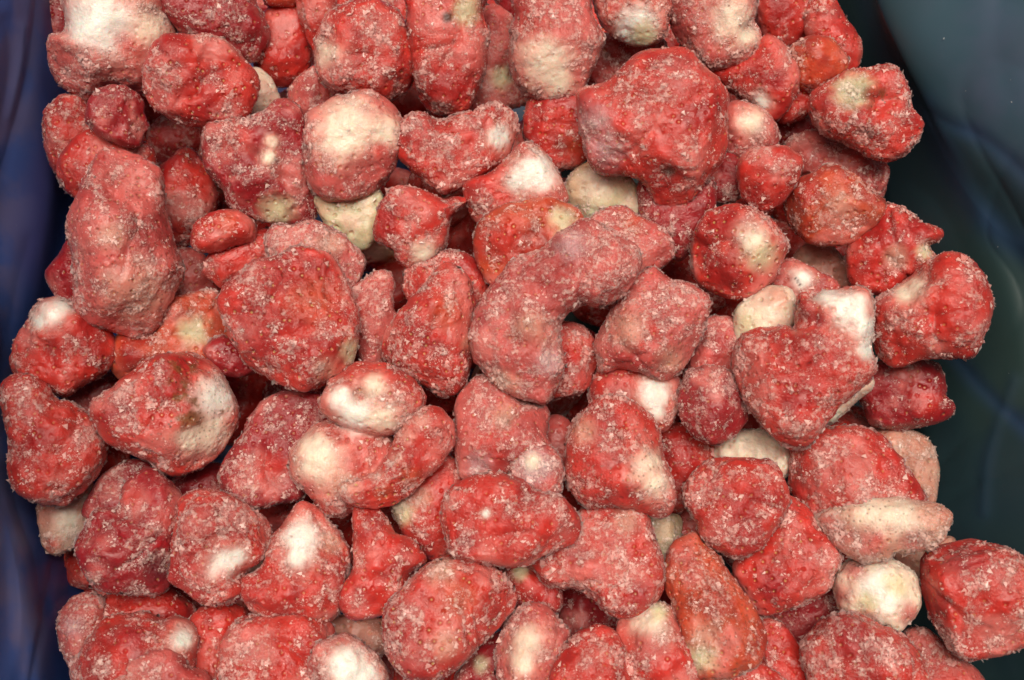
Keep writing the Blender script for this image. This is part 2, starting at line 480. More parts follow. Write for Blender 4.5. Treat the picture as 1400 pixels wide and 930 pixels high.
berry("long upright red berry at the far rim with olive-cream top", 9,
 [(553,-30),(555,5),(558,45),(567,86),(574,138),(591,155),(618,158),(639,145),(653,117),(664,96),(666,52),(658,17),(660,-30)], 'r', .45,
 [(637,15,22,'g'),(645,85,22,'p'),(605,145,18,'p'),(575,30,20,'p'),(612,25,8,'b')])
berry("greyish pink and green berry behind the long upright red one", -8,
 [(650,20),(682,8),(702,28),(703,60),(699,103),(724,134),(694,148),(645,155),(640,100)], 'p', .6, [(685,105,20,'g'),(680,40,18,'p')])
berry("frosted berry with round creamy nose at the far rim centre", 14,
 [(705,-10),(708,21),(700,45),(696,89),(708,120),(735,134),(763,139),(790,127),(804,103),(818,76),(825,52),(810,21),(800,-12),(750,-30)], 'p', .65,
 [(748,85,42,'c'),(730,30,26,'r'),(775,40,28,'p'),(790,95,20,'p'),(760,110,24,'c')])
berry("small dark berry bit wedged at the far rim left of the creamy-nosed one", -3,
 [(668,-25),(718,-25),(722,15),(706,32),(688,16)], 'd', .4)
berry("berry with greenish white tip pointing into the heap at the far rim", 12,
 [(811,-5),(818,24),(832,45),(856,59),(883,62),(904,52),(914,28),(925,-5),(918,-40),(815,-40)], 'r', .6, [(868,38,34,'w'),(880,50,24,'g'),(840,5,16,'p')])
berry("dim pink berry behind the greenish white-tipped one and the giant lobed berry", -10,
 [(812,52),(900,50),(905,88),(860,115),(822,118),(806,95)], 'p', .5)
berry("shadowed orange-red berry under the creamy nose, left of the giant lobed berry", -1,
 [(728,135),(718,155),(716,186),(732,213),(759,231),(790,226),(810,206),(815,160),(795,128)], 'r', .35, [(785,200,20,'o')])
berry("giant lobed bright red berry with icy lilac left shoulder", 24,
 [(897,67),(920,66),(944,71),(958,89),(982,108),(995,131),(991,172),(989,206),(968,241),(942,275),(920,284),(900,280),(883,250),(856,238),(821,237),(804,213),(794,165),(790,127),(814,117),(838,107),(859,86),(876,72)], 'r', .6,
 [(815,165,36,'l'),(830,205,30,'l'),(925,110,36,'p'),(965,190,30,'r'),(915,232,10,'b'),(880,160,24,'p')], dents=[(870,150,22,3),(910,235,14,2),(835,130,10,1.5)])
berry("dark red frosted lower tip hanging under the giant lobed berry", 4,
 [(878,245),(920,262),(968,238),(974,285),(962,315),(945,342),(925,356),(895,330),(878,300)], 'd', .6)
berry("pink berry with cream-white furrow at the far right rim", 13,
 [(912,-20),(914,25),(934,65),(958,86),(978,95),(1013,90),(1032,79),(1041,48),(1030,28),(1032,12),(1023,-20)], 'p', .7,
 [(1000,25,32,'c'),(1020,50,18,'c'),(950,40,26,'p'),(925,45,16,'d')], dents=[(1028,40,13,3)])
berry("deep red berry with a white spot near its lower tip, right of the giant one", 5,
 [(1034,62),(1051,50),(1072,63),(1089,89),(1090,117),(1069,158),(1054,164),(1023,140),(989,117),(972,98),(1000,80)], 'r', .45, [(1040,140,15,'w'),(1060,110,18,'d')])
berry("smooth red berry at the far right rim behind the furrowed pink one", -2,
 [(1026,-25),(1100,-25),(1112,10),(1098,52),(1070,68),(1045,50),(1030,20)], 'r', .2)
berry("curved red berry against the film at the far right corner", 2,
 [(1097,28),(1104,5),(1120,-10),(1142,-2),(1157,28),(1173,52),(1176,76),(1168,95),(1145,100),(1115,75)], 'r', .25, [(1130,20,18,'p')])
berry("small orange-red berry in front of the curved one at the far right corner", 11,
 [(1080,72),(1102,53),(1133,55),(1154,76),(1155,96),(1133,117),(1113,125),(1092,116),(1080,92)], 'o', .3)
berry("narrow red sliver of berry under the small orange-red one", -2,
 [(1072,115),(1112,115),(1116,145),(1085,166),(1062,162)], 'r', .3)
berry("hollow-topped berry with greenish cup and red knob, out by the right film", 21,
 [(1161,96),(1188,93),(1216,90),(1233,103),(1243,124),(1243,148),(1259,169),(1254,189),(1237,210),(1212,218),(1188,213),(1157,196),(1123,182),(1108,155),(1109,134),(1126,120),(1144,107)], 'r', .7,
 [(1168,125,30,'g'),(1205,138,22,'u'),(1220,115,18,'p'),(1193,130,10,'r')], dents=[(1203,140,17,4.5),(1160,122,18,2)], bumps=[(1193,126,9,5)])
berry("dull pink berry mostly hidden under the hollow-topped one", -5,
 [(1076,198),(1113,180),(1154,190),(1195,210),(1213,231),(1211,257),(1190,285),(1130,270),(1090,240)], 'p', .4)
berry("plump smooth orange-red berry below the hollow-topped one near the right film", 9,
 [(1089,248),(1113,234),(1140,226),(1168,241),(1195,262),(1212,279),(1200,305),(1178,322),(1154,335),(1113,334),(1090,320),(1075,303),(1074,275)], 'o', .4, [(1150,280,24,'t'),(1105,265,20,'r')])
berry("small frosty berry with cream top right of the giant lobed one", 6,
 [(990,150),(1009,140),(1044,153),(1062,179),(1058,205),(1034,215),(1006,218),(988,200)], 'p', .6, [(1028,165,22,'c')])
berry("small bright red berry with an icy chip on its right shoulder", 17,
 [(1020,213),(1040,203),(1071,200),(1085,208),(1098,220),(1087,248),(1068,275),(1047,289),(1023,279),(1011,255),(1010,227)], 'r', .5, [(1078,222,15,'p')])
berry("small dark frosted berry between the giant lobed one and the icy-chipped one", 0,
 [(975,215),(1006,212),(1020,248),(1002,272),(972,276),(958,250)], 'd', .6)
berry("glossy round red berry with yellow-cream cheek, right of centre", 14,
 [(950,320),(965,295),(990,282),(1020,283),(1045,295),(1065,315),(1077,334),(1070,360),(1055,385),(1035,400),(1005,408),(975,400),(954,385),(945,355)], 'r', .3,
 [(1040,345,30,'g'),(1030,325,26,'c'),(1070,332,12,'p')], seeds=1)
berry("dim brownish pink berry in the gap below the plump orange-red one", -14,
 [(1086,345),(1113,332),(1142,342),(1164,369),(1162,397),(1110,395),(1090,370)], 't', .15)
berry("ragged red berry with a small hooked spur pointing at the right film", 8,
 [(1185,303),(1212,282),(1237,289),(1261,306),(1285,315),(1284,325),(1268,338),(1280,352),(1270,368),(1235,385),(1215,405),(1170,395),(1157,365),(1161,338),(1172,317)], 'r', .55, [(1225,350,20,'t'),(1262,345,14,'g')])
berry("big curled red berry with cream hollow at the right film", 19,
 [(1292,348),(1316,352),(1336,365),(1350,389),(1357,427),(1350,451),(1330,486),(1305,488),(1264,489),(1230,501),(1209,493),(1195,475),(1191,440),(1194,412),(1212,398),(1240,385),(1268,362)], 'r', .55,
 [(1248,392,22,'c'),(1238,405,18,'c'),(1318,385,22,'p'),(1290,410,24,'r'),(1335,450,24,'p'),(1210,408,18,'p')], dents=[(1240,400,18,4),(1262,380,14,3)])
berry("big heart-shaped red berry crusted with ice, torn white cap at its top right", 27,
 [(1003,482),(1013,462),(1034,450),(1071,448),(1088,452),(1090,425),(1098,404),(1110,411),(1124,401),(1150,399),(1176,395),(1189,406),(1195,438),(1190,470),(1194,506),(1175,527),(1148,553),(1133,575),(1113,603),(1092,617),(1068,606),(1034,572),(1016,541),(1003,506)], 'r', .85,
 [(1160,425,30,'w'),(1180,450,22,'w'),(1130,405,20,'w'),(1182,480,16,'w'),(1120,440,14,'d'),(1135,470,16,'p'),(1120,580,16,'p')], dents=[(1112,440,17,6),(1135,455,12,3)], pits=1)
berry("smooth pale cream-green berry left of the torn white cap", 13,
 [(1003,440),(1009,417),(1034,400),(1058,391),(1082,398),(1088,420),(1080,450),(1034,470),(1008,470)], 'c', .2, [(1065,405,20,'t'),(1020,440,24,'g')])
berry("pinkish white berry with a dark slit above the torn white cap", 2,
 [(1050,378),(1075,354),(1106,364),(1140,381),(1150,400),(1130,415),(1090,415),(1070,408)], 'p', .5, [(1095,383,17,'w'),(1088,381,3.2,'b'),(1091,385,3.2,'b'),(1094,389,3,'b')])
berry("deep red shadowed berry under the big curled one at the right film", -8,
 [(1172,520),(1212,495),(1264,492),(1287,505),(1293,541),(1303,558),(1281,579),(1230,588),(1192,580),(1180,555)], 'd', .25, [(1265,550,24,'r')])
berry("pale sliver of berry peeking out right of the icy heart-shaped one", -4,
 [(1118,565),(1150,535),(1186,515),(1192,530),(1165,552),(1135,580)], 'c', .2)
berry("dull frosted berry left of the icy heart, above the small round crusty one", 3,
 [(960,441),(999,436),(1012,465),(1012,500),(1000,525),(960,522),(944,500),(958,465)], 'p', .55)
berry("small round crusty dark red berry left of the icy heart's point", 12,
 [(941,512),(965,502),(1000,510),(1017,541),(1023,568),(1006,592),(985,605),(958,600),(935,575),(931,540)], 'd', .85)
berry("cream tip of berry below the icy heart's point", -2,
 [(976,622),(984,602),(1010,589),(1040,589),(1066,604),(1078,625),(1072,650),(1030,668),(988,648)], 'c', .15, [(1030,605,24,'c')])
berry("deep red berry in the gap beside the pear-shaped pink one", -6,
 [(896,588),(925,580),(962,594),(980,618),(972,645),(945,668),(932,695),(912,685),(900,640)], 'r', .35)
berry("broad frosted red berry with a flat left side, below the cream tip", 15,
 [(965,634),(989,627),(1023,627),(1051,631),(1068,648),(1077,675),(1071,703),(1051,727),(1037,748),(1009,761),(982,751),(958,734),(954,710),(938,686),(941,658)], 'r', .7, [(970,665,20,'p'),(985,720,24,'p')])
berry("wide frosted red berry behind the long pale bean-shaped one", 8,
 [(1078,644),(1085,617),(1103,595),(1130,584),(1165,583),(1200,593),(1228,622),(1250,652),(1264,682),(1250,705),(1200,720),(1140,715),(1105,702),(1082,675)], 'r', .8, [(1150,620,28,'p'),(1115,660,24,'p')])
berry("long pale bean-shaped berry lying near the right film", 21,
 [(1114,710),(1133,696),(1168,683),(1202,680),(1247,684),(1274,689),(1297,703),(1292,727),(1278,746),(1250,753),(1223,754),(1206,766),(1175,765),(1147,751),(1130,731)], 't', .75, [(1190,703,34,'c'),(1235,706,34,'c'),(1185,745,30,'p'),(1150,735,24,'p'),(1250,740,22,'p'),(1135,715,18,'p'),(1270,705,24,'t'),(1200,735,8,'r')], specks=1)
berry("dim beige berry behind the wide frosted one near the right film", -13,
 [(1192,592),(1235,587),(1262,598),(1280,625),(1283,660),(1273,692),(1240,685),(1205,630)], 't', .15)
berry("crimson berry with two yellow seeds, left of the round pale one", 8,
 [(1075,680),(1106,697),(1122,720),(1141,748),(1148,763),(1141,785),(1133,808),(1113,820),(1082,831),(1047,842),(1028,830),(1012,799),(1004,775),(1018,752),(1048,722)], 'r', .45, [(1078,708,15,'p'),(1110,760,22,'p'),(1060,800,26,'d')], seeds=1)
berry("round pale greenish white berry with pink rim under the bean-shaped one", 11,
 [(1140,795),(1147,776),(1168,766),(1216,763),(1240,775),(1254,790),(1261,825),(1245,847),(1228,862),(1200,858),(1161,845),(1144,830)], 'c', .35, [(1205,810,34,'w'),(1185,825,18,'g'),(1225,800,20,'g'),(1150,815,20,'p'),(1170,780,18,'p'),(1245,840,20,'p'),(1180,850,18,'p')])
berry("big plump red berry in the near right corner by the film", 22,
 [(1257,785),(1264,758),(1285,746),(1333,739),(1371,748),(1402,768),(1422,800),(1420,850),(1400,882),(1374,892),(1343,899),(1312,896),(1285,865),(1264,830)], 'r', .45, [(1320,770,36,'d'),(1375,790,30,'p'),(1300,870,24,'p')])
berry("oblong frosted crimson berry at the near rim below the round pale one", 19,
 [(1094,885),(1102,868),(1133,844),(1161,840),(1195,854),(1230,868),(1247,885),(1260,913),(1264,940),(1240,965),(1130,965),(1102,920)], 'r', .7, [(1120,905,24,'p'),(1160,870,30,'d'),(1225,890,22,'p')])
berry("dusky pink berry below the big plump one at the near right corner", 0,
 [(1236,868),(1264,860),(1285,876),(1316,902),(1345,930),(1340,970),(1255,970),(1245,910)], 'p', .5, [(1300,920,30,'r')])
berry("dim tan scrap of berry under the right end of the bean-shaped one", -12,
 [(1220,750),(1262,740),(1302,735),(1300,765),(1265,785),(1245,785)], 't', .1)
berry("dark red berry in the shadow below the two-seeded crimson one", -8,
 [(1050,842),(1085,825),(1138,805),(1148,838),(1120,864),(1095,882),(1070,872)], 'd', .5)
berry("long tapering orange-pink berry dotted with seeds near the front", 17,
 [(920,744),(941,733),(958,737),(982,765),(1009,803),(1034,837),(1047,866),(1042,896),(1030,912),(989,926),(954,930),(943,905),(930,855),(915,810),(911,775)], 'o', .55, [(960,895,26,'g'),(965,870,26,'t'),(935,760,26,'p'),(945,790,20,'p')], seeds=1, specks=1)
berry("red berry at the near rim with creamy crown, left of the long tapering one", 13,
 [(848,850),(868,832),(890,826),(912,830),(930,850),(945,880),(953,905),(952,950),(855,950),(846,900)], 'r', .55, [(888,852,28,'c'),(900,835,16,'g'),(885,885,26,'p')])
berry("crusted red berry at the near rim, second from the long tapering one", 15,
 [(762,900),(780,875),(808,856),(832,858),(849,878),(857,906),(855,955),(758,955)], 'r', .75, [(800,905,14,'p')])
berry("pink berry with a cream blaze at the near rim, right of the big oval one", 11,
 [(684,878),(697,851),(715,831),(739,830),(763,847),(778,868),(768,896),(757,930),(735,950),(694,945),(678,905)], 'p', .7, [(722,880,26,'c'),(715,905,20,'c')])
berry("dark mixed scrap of berry at the near rim beside the big oval one", -2,
 [(625,925),(645,895),(672,872),(692,868),(702,920),(690,955),(620,955)], 'd', .55, [(657,910,14,'g')])
berry("big oval seeded orange-red berry at the near edge, left of centre", 21,
 [(525,850),(529,830),(546,813),(574,782),(598,766),(632,763),(673,774),(697,799),(706,823),(694,844),(666,868),(646,892),(618,916),(591,931),(563,928),(539,910),(525,882)], 'r', .65, [(625,815,40,'o'),(570,830,24,'p'),(560,890,32,'p'),(610,880,24,'t'),(605,780,28,'t')], seeds=1)
berry("smooth wedge-shaped bright red berry with upright point", 14,
 [(488,693),(505,690),(522,703),(539,727),(563,741),(580,765),(563,782),(553,810),(539,834),(512,844),(484,847),(467,834),(463,813),(480,785),(482,748)], 'r', .35, [(560,762,14,'p'),(490,830,18,'p')], dents=[(555,785,14,1.5)])
berry("shaded red berry with greenish cream edge right of the wedge-shaped one", 2,
 [(563,655),(587,628),(612,622),(632,644),(625,700),(625,745),(612,768),(591,766),(563,738),(543,708),(538,689)], 'r', .4, [(550,700,22,'g'),(575,680,20,'t')])
berry("frosted crimson berry with jagged right end near the centre front", 23,
 [(608,689),(625,665),(653,651),(684,648),(708,656),(732,672),(770,686),(790,710),(787,739),(752,755),(708,772),(666,769),(625,758),(611,727)], 'r', .7, [(750,690,24,'p'),(770,720,22,'p'),(640,740,22,'d'),(665,702,7,'w')], dents=[(715,690,12,2)])
berry("icy pinkish white nub above the jagged-ended crimson berry", 17,
 [(697,634),(701,613),(735,604),(759,618),(768,641),(762,676),(735,690),(708,672)], 'p', .9, [(732,640,34,'l'),(728,632,14,'c')])
berry("square-shouldered pink berry at the centre below the big bent one", 10,
 [(629,541),(646,524),(666,516),(694,533),(715,548),(746,558),(748,596),(752,622),(710,640),(680,652),(639,657),(624,631),(621,599),(624,568)], 'p', .65, [(690,570,24,'t'),(640,550,20,'p'),(670,610,30,'r'),(720,600,24,'p'),(655,635,22,'l')])
berry("dim pale berry in the dark gap left of the pear-shaped pink one", -10,
 [(742,580),(765,568),(786,590),(784,630),(762,650),(746,615)], 'p', .3)
berry("pear-shaped pink berry with cream lower right flank, right of centre front", 16,
 [(777,596),(787,572),(818,548),(845,543),(876,560),(894,579),(902,605),(906,627),(919,658),(919,689),(906,708),(873,697),(832,687),(804,693),(783,672),(774,644),(774,620)], 'r', .6, [(885,635,28,'c'),(895,660,22,'c'),(800,590,26,'t'),(835,610,26,'p'),(810,660,28,'r')], specks=1)
berry("ragged dark frosted berry right of the jagged-ended crimson one", 9,
 [(787,706),(808,692),(835,687),(870,694),(882,713),(898,748),(908,785),(900,816),(866,838),(832,835),(811,816),(787,803),(752,799),(735,782),(728,765),(759,750)], 'r', .85, [(855,715,22,'t'),(835,745,24,'p'),(790,760,24,'d'),(870,810,24,'d'),(820,785,22,'p')], dents=[(845,775,12,2.5),(815,760,10,2)])
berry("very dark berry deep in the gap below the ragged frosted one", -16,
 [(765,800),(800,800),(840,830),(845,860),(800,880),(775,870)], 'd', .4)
berry("dim pale green berry in the gap left of the flat-sided frosted one", -6,
 [(876,700),(905,702),(930,708),(927,745),(912,785),(893,770)], 'g', .3)
berry("small red berry with cream edge above the pink one with the cream blaze", -1,
 [(690,785),(712,768),(740,785),(766,808),(760,836),(728,836),(702,820)], 'r', .55, [(712,782,14,'g')])
berry("folded berry with white dimpled top curling over a raised icy rim, left of centre", 13,
 [(439,575),(416,594),(398,617),(395,637),(405,661),(424,679),(447,702),(467,706),(493,690),(515,680),(530,655),(540,620),(530,590),(505,575),(470,570)], 'r', .6,
 [(440,632,40,'c'),(432,612,26,'c'),(462,660,30,'t'),(505,605,20,'r'),(470,690,22,'p'),(420,668,18,'p'),(485,568,34,'w'),(518,575,28,'c'),(466,545,20,'w'),(508,535,20,'c'),(492,543,13,'t'),(492,548,6,'r'),
  (552,600,13,'h'),(535,628,13,'h'),(512,648,14,'h'),(485,664,14,'h'),(570,578,13,'h'),(580,600,16,'r'),(555,650,18,'o'),(520,672,18,'o')],
 sink=-4, lobes=[([(574,560),(596,563),(614,581),(618,606),(596,634),(571,660),(545,681),(524,691),(495,692),(474,684),(466,668),(480,656),(508,645),(524,625),(538,600),(556,574)], 12),
  ([(440,565),(438,550),(448,530),(467,511),(493,499),(519,500),(545,511),(565,529),(577,547),(571,568),(550,587),(524,597),(493,592),(463,582)], 8)],
 dents=[(491,546,15,4.5)], seeds=1)
berry("frosty red berry with a bright white pointed top at left front", 13,
 [(413,689),(440,703),(468,734),(477,761),(471,789),(465,823),(451,847),(396,846),(354,841),(334,818),(333,794),(358,775),(368,748),(392,717)], 'r', .7, [(412,738,30,'w'),(408,762,24,'w'),(385,760,14,'p'),(455,745,22,'t'),(455,800,12,'p')], dents=[(370,785,13,2.5),(440,785,16,2)])
berry("broad red crusted berry at the near edge, left of the fluffy white one", 14,
 [(303,888),(310,868),(328,847),(372,840),(413,833),(442,843),(457,862),(452,900),(450,955),(315,955)], 'r', .6, [(330,890,20,'p')])
berry("fluffy white-fronted berry at the near edge", 18,
 [(430,893),(450,876),(475,869),(500,883),(522,905),(531,930),(525,955),(430,955)], 'p', .9, [(475,905,32,'w'),(490,925,30,'w')])
berry("dim brown-red berry in the gap behind the fluffy white-fronted one", -6,
 [(450,852),(480,840),(515,845),(536,852),(530,885),(500,900),(465,875)], 't', .3)
berry("pale-faced left lobe of the near left cluster beside the film", 6,
 [(79,846),(90,828),(104,815),(127,812),(142,832),(140,880),(130,930),(120,955),(103,940),(86,888)], 'p', .75, [(98,855,18,'l'),(125,850,14,'r')])
berry("frosted crimson berry with icy crest in the near left cluster", 12,
 [(125,868),(135,850),(155,841),(200,839),(220,848),(248,846),(273,865),(266,892),(262,925),(240,955),(115,955),(108,910)], 'r', .7, [(248,870,18,'w'),(180,865,26,'d'),(225,850,14,'p')], dents=[(150,880,12,2.5)])
berry("smooth pinkish flap lowest in the near left cluster", 19,
 [(148,925),(160,905),(180,893),(220,881),(248,893),(258,910),(285,925),(292,965),(140,965)], 'p', .35, [(215,905,30,'p'),(165,915,14,'o')])
berry("shadowed red berry topping the near left cluster", -3,
 [(132,832),(150,812),(190,806),(235,812),(266,836),(262,862),(200,870),(140,862)], 'r', .4)
berry("plain shaded red berry between the near left cluster and broad crusted one", 0,
 [(258,850),(290,828),(334,834),(330,870),(318,905),(312,955),(275,955),(262,900)], 'r', .35)
berry("lumpy frosted berry with a pearly white spot, at left front", 17,
 [(248,684),(275,673),(310,677),(330,689),(361,710),(371,727),(361,758),(336,782),(334,810),(299,829),(275,823),(255,806),(234,792),(236,755),(241,730),(246,705)], 'r', .8, [(308,768,24,'w'),(325,760,16,'w'),(270,720,24,'p'),(320,705,20,'p'),(265,790,18,'p')], dents=[(325,790,12,2.5),(285,740,12,2)])
berry("dark knobbly berry with three lobes left of the pearly-spotted one", 15,
 [(200,641),(220,651),(244,675),(252,699),(243,741),(238,785),(220,810),(196,813),(165,810),(131,803),(120,786),(103,748),(114,724),(131,699),(162,693),(172,662)], 'd', .75, [(225,710,24,'p'),(145,740,14,'p'),(180,680,18,'r'),(215,775,24,'x'),(130,780,16,'p')], dents=[(160,745,10,3),(165,705,12,2.5),(215,765,16,2.5)])
berry("dusky red berry behind the dark knobbly one", -2,
 [(112,700),(128,662),(153,640),(184,630),(205,645),(190,690),(165,705),(131,712)], 'd', .6)
berry("pale pinkish berry low by the left film under the leftmost red one", -9,
 [(50,695),(70,680),(100,675),(122,660),(128,700),(115,726),(103,744),(79,757),(62,749),(56,724)], 't', .3, [(90,712,22,'c'),(70,745,14,'r')])
berry("bright frosted red berry leaning on the left film, leftmost of all", 13,
 [(3,534),(14,517),(38,513),(62,527),(76,548),(100,555),(131,575),(143,599),(143,620),(131,651),(103,679),(83,691),(45,684),(21,665),(13,641),(14,603),(6,568)], 'r', .55, [(40,565,24,'p'),(110,600,20,'p'),(30,530,16,'p')])
berry("red berry with a clean white cap by the left film", 9,
 [(65,410),(89,413),(103,422),(138,441),(155,458),(158,482),(145,506),(110,527),(86,541),(52,524),(21,513),(15,489),(24,465),(38,442),(50,420)], 'r', .45, [(68,430,24,'w'),(85,420,18,'w'),(55,440,12,'w')])
berry("white-ended berry with brown bruised speckles, left of centre", 14,
 [(241,481),(268,485),(296,503),(313,531),(324,555),(326,582),(311,606),(303,619),(282,638),(237,651),(206,631),(165,613),(138,592),(124,555),(145,537),(175,513),(206,489)], 'r', .45,
 [(290,550,36,'w'),(285,590,32,'c'),(258,600,22,'c'),(245,535,26,'u'),(262,572,22,'u'),(240,578,18,'u'),(252,503,20,'u'),(268,550,14,'u'),(302,562,6,'u'),(165,570,30,'d'),(175,580,18,'p'),(230,620,24,'p')], specks=2)
berry("orange and olive berry behind the brown-speckled one", -4,
 [(225,420),(248,405),(296,398),(312,430),(316,460),(300,500),(250,510),(193,515),(163,518),(152,493),(163,458),(206,455)], 'o', .35, [(265,455,26,'g'),(180,490,26,'d'),(280,415,20,'o')])
berry("small red stub left of the big ball-shaped berry's underside", 2,
 [(280,474),(303,460),(326,472),(352,503),(330,515),(303,510),(284,492)], 'd', .45)
berry("largest ball-shaped red berry crusted with crystals, left of centre", 23,
 [(303,400),(320,379),(344,358),(378,352),(406,338),(447,348),(466,376),(477,403),(489,445),(483,493),(472,508),(447,522),(413,530),(378,521),(344,500),(323,472),(306,438),(300,418)], 'r', .65, [(350,370,26,'p'),(480,480,22,'g'),(425,410,40,'o'),(340,450,26,'p'),(445,505,26,'t')], seeds=1)
berry("ragged frosted pink crest behind the largest ball-shaped berry", 13,
 [(363,338),(372,310),(403,308),(430,303),(460,318),(487,340),(498,360),(484,394),(460,405),(420,390),(378,375)], 'p', .9, [(450,335,24,'t'),(480,365,16,'p')])
berry("small bright red folded scrap above the ball-shaped berry's left shoulder", 8,
 [(261,332),(268,308),(292,291),(317,288),(344,303),(346,328),(322,335),(296,343),(272,344)], 'r', .25, [(310,305,16,'o')])
berry("small red berry with pale pink edge under the bright folded scrap", -2,
 [(278,370),(290,343),(320,330),(368,314),(374,350),(345,372),(322,388),(306,395),(288,381)], 'r', .4, [(288,365,14,'p')])
berry("dim pink berry in the gap right of the tall blunt one's middle", -12,
 [(238,345),(272,346),(298,386),(300,412),(250,420),(232,395)], 'p', .4)
berry("narrow icy pink shard right of the largest ball-shaped berry", 8,
 [(476,405),(500,383),(528,371),(536,388),(537,424),(544,434),(532,452),(525,496),(501,500),(488,470)], 'p', .8, [(500,420,16,'r')])
berry("triangular red berry pointing down between the ball-shaped and big bent ones", 14,
 [(608,363),(639,383),(650,414),(646,448),(642,500),(629,531),(608,544),(580,527),(546,510),(525,486),(529,455),(549,431),(574,403)], 'r', .6, [(610,430,30,'o'),(638,470,14,'t'),(570,490,26,'r')], seeds=1)
berry("frosted red shoulder of berry behind the triangular one", 4,
 [(553,378),(563,358),(605,345),(641,350),(660,375),(664,405),(640,425),(575,425),(556,405)], 'r', .65)
berry("boxy red berry with pale blunt lower end and side spike, above the triangular one", 12,
 [(520,281),(541,255),(577,260),(606,272),(634,270),(637,276),(617,294),(612,320),(604,343),(570,366),(546,359),(538,341),(513,329),(514,303)], 'r', .5, [(580,348,22,'c'),(555,268,22,'p'),(545,335,14,'p')])
berry("berry with a broad clean white top above the glossy seeded orange-red one", 11,
 [(715,195),(739,205),(756,227),(770,251),(775,280),(735,295),(684,300),(650,300),(637,275),(638,253),(666,241),(694,218)], 'r', .6, [(735,235,32,'w'),(710,245,24,'w'),(660,270,20,'p')])
berry("fuzzy greenish cream berry in the gap below the giant lobed one's left shoulder", -2,
 [(774,257),(795,230),(825,224),(858,240),(880,272),(875,300),(820,312),(784,298)], 'g', .5, [(820,255,30,'c')])
berry("glossy seeded orange-red berry with olive right edge, touching the big bent one", 16,
 [(652,312),(672,289),(718,274),(752,270),(788,287),(796,315),(775,345),(728,365),(694,380),(673,390),(659,369),(649,336)], 'o', .4, [(768,300,20,'g'),(770,325,16,'g'),(690,325,34,'r')], seeds=1)
berry("big bent boomerang-shaped frosted berry at the centre of the heap", 26,
 [(646,479),(649,438),(666,400),(701,358),(742,341),(775,318),(801,302),(839,318),(869,338),(876,365),(849,403),(821,418),(797,417),(773,434),(766,455),(770,496),(757,534),(746,551),(721,544),(687,531),(660,506)], 'p', .85, [(725,450,34,'t'),(720,475,28,'p'),(680,380,30,'d'),(780,340,30,'l'),(750,495,22,'l'),(660,440,18,'d'),(835,375,26,'p'),(690,520,26,'t')], dents=[(770,370,14,2.2),(702,465,14,2.2),(735,392,15,2.6),(805,352,14,2.2),(690,410,10,1.5)], bumps=[(722,440,20,2.2),(750,500,20,2),(835,345,18,2),(775,335,14,1.5)])
berry("orange-tinged frosted lobe behind the big bent one's upper arm", 13,
 [(810,298),(845,283),(873,295),(907,315),(919,338),(913,358),(887,373),(850,375),(815,345)], 'p', .75, [(865,305,22,'o')])
berry("red frosted berry under the inner bend of the big bent one", 3,
 [(745,450),(790,446),(810,466),(816,500),(802,528),(777,540),(745,535)], 'r', .6, [(790,510,20,'p')])
berry("blocky salmon-pink berry with a diagonal groove right of the big bent one", 17,
 [(811,474),(821,451),(835,427),(852,403),(873,379),(894,370),(920,383),(948,389),(968,410),(970,431),(958,458),(941,493),(920,513),(905,519),(873,507),(849,503),(825,508),(817,493)], 'p', .6, [(860,450,34,'t'),(915,490,24,'t'),(925,400,26,'p'),(895,450,14,'r'),(880,470,10,'r')], dents=[(905,440,11,2),(888,462,11,2),(870,482,9,1.5)], specks=1)
berry("berry with a clean white square patch below the blocky salmon one", 4,
 [(808,525),(824,503),(873,500),(926,515),(930,548),(915,585),(890,592),(850,580),(812,560)], 'r', .4, [(895,538,26,'w'),(898,560,20,'w'),(845,525,20,'p')])
berry("dark crusted berry in shadow left of the curled berry", 3,
 [(302,655),(310,625),(333,590),(345,565),(365,545),(395,536),(440,540),(455,560),(440,600),(412,640),(415,675),(385,686),(345,693),(318,685)], 'd', .7, [(370,640,26,'r'),(330,660,18,'p')])
berry("very dark berry in the gap between the brown-speckled and pearly-spotted ones", -10,
 [(236,665),(260,645),(302,635),(316,660),(305,692),(262,700)], 'd', .4)
berry("red berry top just showing at the near rim below the long tapering one", 12,
 [(960,950),(970,925),(985,914),(1010,905),(1050,911),(1078,950)], 'r', .6)
berry("frosted red berry at the near rim between tapering one and oblong crimson one", 3,
 [(1030,852),(1062,845),(1094,880),(1110,930),(1102,965),(1025,965),(1035,900)], 'r', .55)
berry("pale pink scrap in the gap left of the flat-sided frosted berry's foot", -10,
 [(922,708),(950,700),(968,735),(945,752),(922,742)], 'p', .3)
berry("dim brown-red berry in the gap left of the hollow-topped one", -12,
 [(1052,168),(1108,150),(1135,185),(1095,205),(1062,195)], 'd', .2)
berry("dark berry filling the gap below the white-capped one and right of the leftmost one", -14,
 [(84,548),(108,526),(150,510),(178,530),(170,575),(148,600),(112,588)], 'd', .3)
# ------------------------------------------------------------------ colours of the fruit itself (linear)
COL = {
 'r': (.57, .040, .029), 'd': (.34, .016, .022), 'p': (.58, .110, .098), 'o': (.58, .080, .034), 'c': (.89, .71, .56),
 'w': (.94, .86, .78), 'g': (.69, .58, .37), 't': (.66, .31, .23), 'l': (.64, .34, .35), 'u': (.20, .075, .022),
 'h': (.74, .30, .24), 'b': (.10, .04, .03), 'x': (.10, .008, .015)}
COL = {k: np.array(v) for k, v in COL.items()}
CELL = .00086

